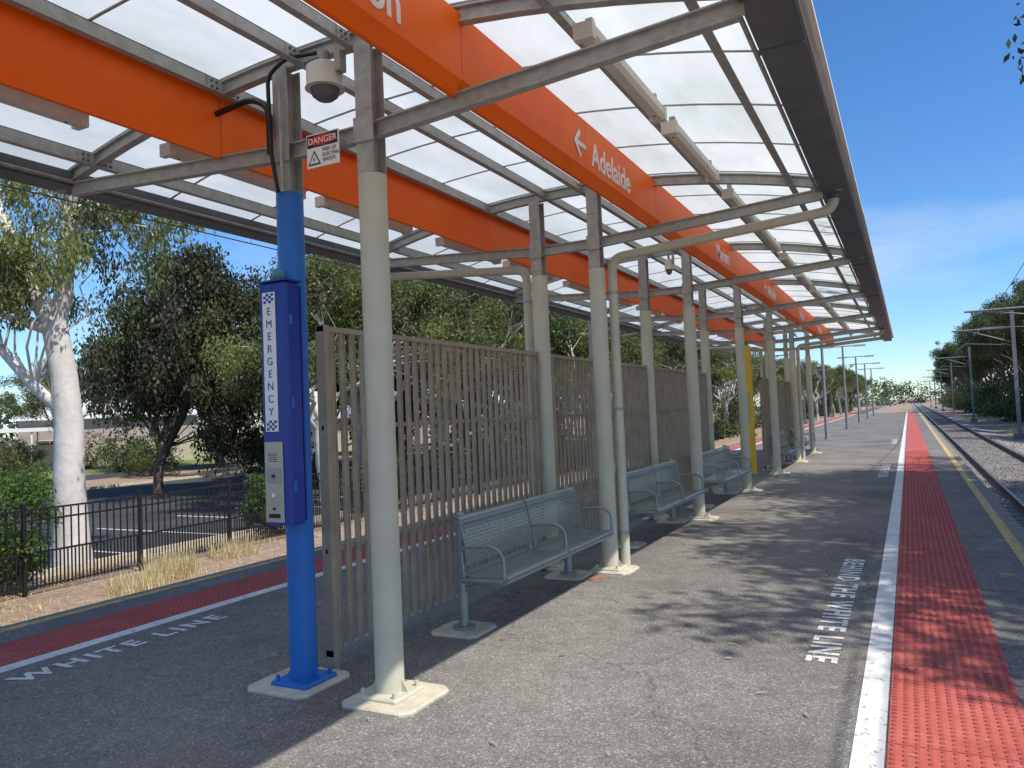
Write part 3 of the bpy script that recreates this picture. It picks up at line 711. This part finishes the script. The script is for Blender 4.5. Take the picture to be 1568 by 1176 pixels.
def house(name,x,y,rot,Lx,Ly,h,rh,wall='brick',roof='roofm'):
    e=empty(name,(x,y,-1.06)); e.rotation_euler=(0,0,R(rot))
    g=MB(); g.box(-Lx/2,Lx/2,-Ly/2,Ly/2,0,h,wall); g.build('walls',e)
    g=MB(); a,b=Lx/2+.5,Ly/2+.5
    vs=[(-a,-b,h),(a,-b,h),(a,b,h),(-a,b,h),(-a+b*.9,0,h+rh),(a-b*.9,0,h+rh)]
    g.add(vs,[(0,1,5,4),(2,3,4,5),(1,2,5),(3,0,4),(3,2,1,0)],roof); g.box(-a,a,-b-.08,-b,h-.12,h+.06,'signw'); g.build('roof',e)
    g=MB()
    for k in range(3):
        cx=-Lx/2+Lx*(k+.5)/3
        if k==1: g.box(cx-.45,cx+.45,-Ly/2-.03,-Ly/2+.02,.1,2.1,'barkd')
        else:
            g.box(cx-.9,cx+.9,-Ly/2-.03,-Ly/2+.02,.9,2.1,'glass')
            for q in (-.95,.9,-.03): g.box(cx+q,cx+q+.05,-Ly/2-.05,-Ly/2-.031,.85,2.15,'signw')
            g.box(cx-.9,cx+.9,-Ly/2-.05,-Ly/2-.031,2.1,2.15,'signw'); g.box(cx-.9,cx+.9,-Ly/2-.07,-Ly/2-.031,.83,.9,'signw')
    g.build('windows_and_door',e)
house('suburban_house',-66,47,50,14,9,4.0,2.8); house('suburban_house',-92,37,58,14,9,3.,2.2,'cream'); house('suburban_house',-56,72,30,13,9,3.2,2.6)
g=MB(); mt=Matrix.Translation((-64,36,-1.05))@Matrix.Rotation(R(55),4,'Z')
g.box(-7,5,-3,3,2.9,3.2,'signw',mt)
for x in (-6.8,-2,2,4.8):
    for y in (-2.8,2.8): g.box(x-.06,x+.06,y-.06,y+.06,0,2.9,'signw',mt)
g.build('carport')
# ------------------------------------------------------------ lamp posts, catenary masts
def lamp(x,y):
    g=MB(); g.tube([(x,y,0),(x,y,.03)],.14,'mast',12); g.tube([(x,y,.0),(x,y,4.7)],[.075,.05],'mast',12)
    g.tube([(x-.9,y,4.72),(x+.9,y,4.72)],.03,'mast',8)
    for s in (-1,1): g.box(x+s*.9-.3,x+s*.9+.3,y-.09,y+.09,4.66,4.76,'cap')
    g.build('platform_lamp_post')
for y in (35.5,47.7,60,72.5,85): lamp(-3.2,y)
def catmast(x,y,tx,h=7.6):
    g=MB(); s=1 if tx>x else -1; z0=-1.06
    g.box(x-.1,x+.1,y-.1,y-.085,z0,z0+h,'mast'); g.box(x-.1,x+.1,y+.085,y+.1,z0,z0+h,'mast'); g.box(x-.01,x+.01,y-.085,y+.085,z0,z0+h,'mast')
    g.box(x-.3,x+.3,y-.3,y+.3,z0,z0+.3,'concd')
    za=5.55
    g.tube([(x,y,za),(tx-s*-.3,y,za)],.05,'mast',8); g.tube([(x,y,za-.9),(tx+s*-.5,y,za-.03)],.035,'mast',8)
    g.tube([(x,y,4.5),(tx-s*.4,y,4.75),(tx,y,4.42)],.025,'mast',6)
    for q in (.35,.5): g.tube([(x+s*q,y,4.56),(x+s*(q+.08),y,4.57)],.07,'barkd',10)
    g.tube([(tx,y,za),(tx,y,5.3)],.02,'mast',6)
    g.build('catenary_mast')
for y in (19,54,90,128,168,210,255): catmast(5.7,y,2.85)
catmast(8.2,42,2.85,7.6)
for y in (30,66,102,140,180,225): catmast(-11.6,y,-8.7)
def wires(x):
    g=MB(); g.tube([(x,-20,4.35),(x,400,4.35)],.009,'black',5)
    sup=[-16,19,54,90,128,168,210,255,300]
    for a,b in zip(sup[:-1],sup[1:]):
        pts=[(x,a+(b-a)*t/10,5.3-.7*4*(t/10)*(1-t/10)) for t in range(11)]; g.tube(pts,.009,'black',5,cap=False)
        for t in range(1,10): g.tube([pts[t],(x,pts[t][1],4.35)],.004,'black',4,cap=False)
    g.build('overhead_wires')
wires(2.85); wires(-8.7)
print('DONE')
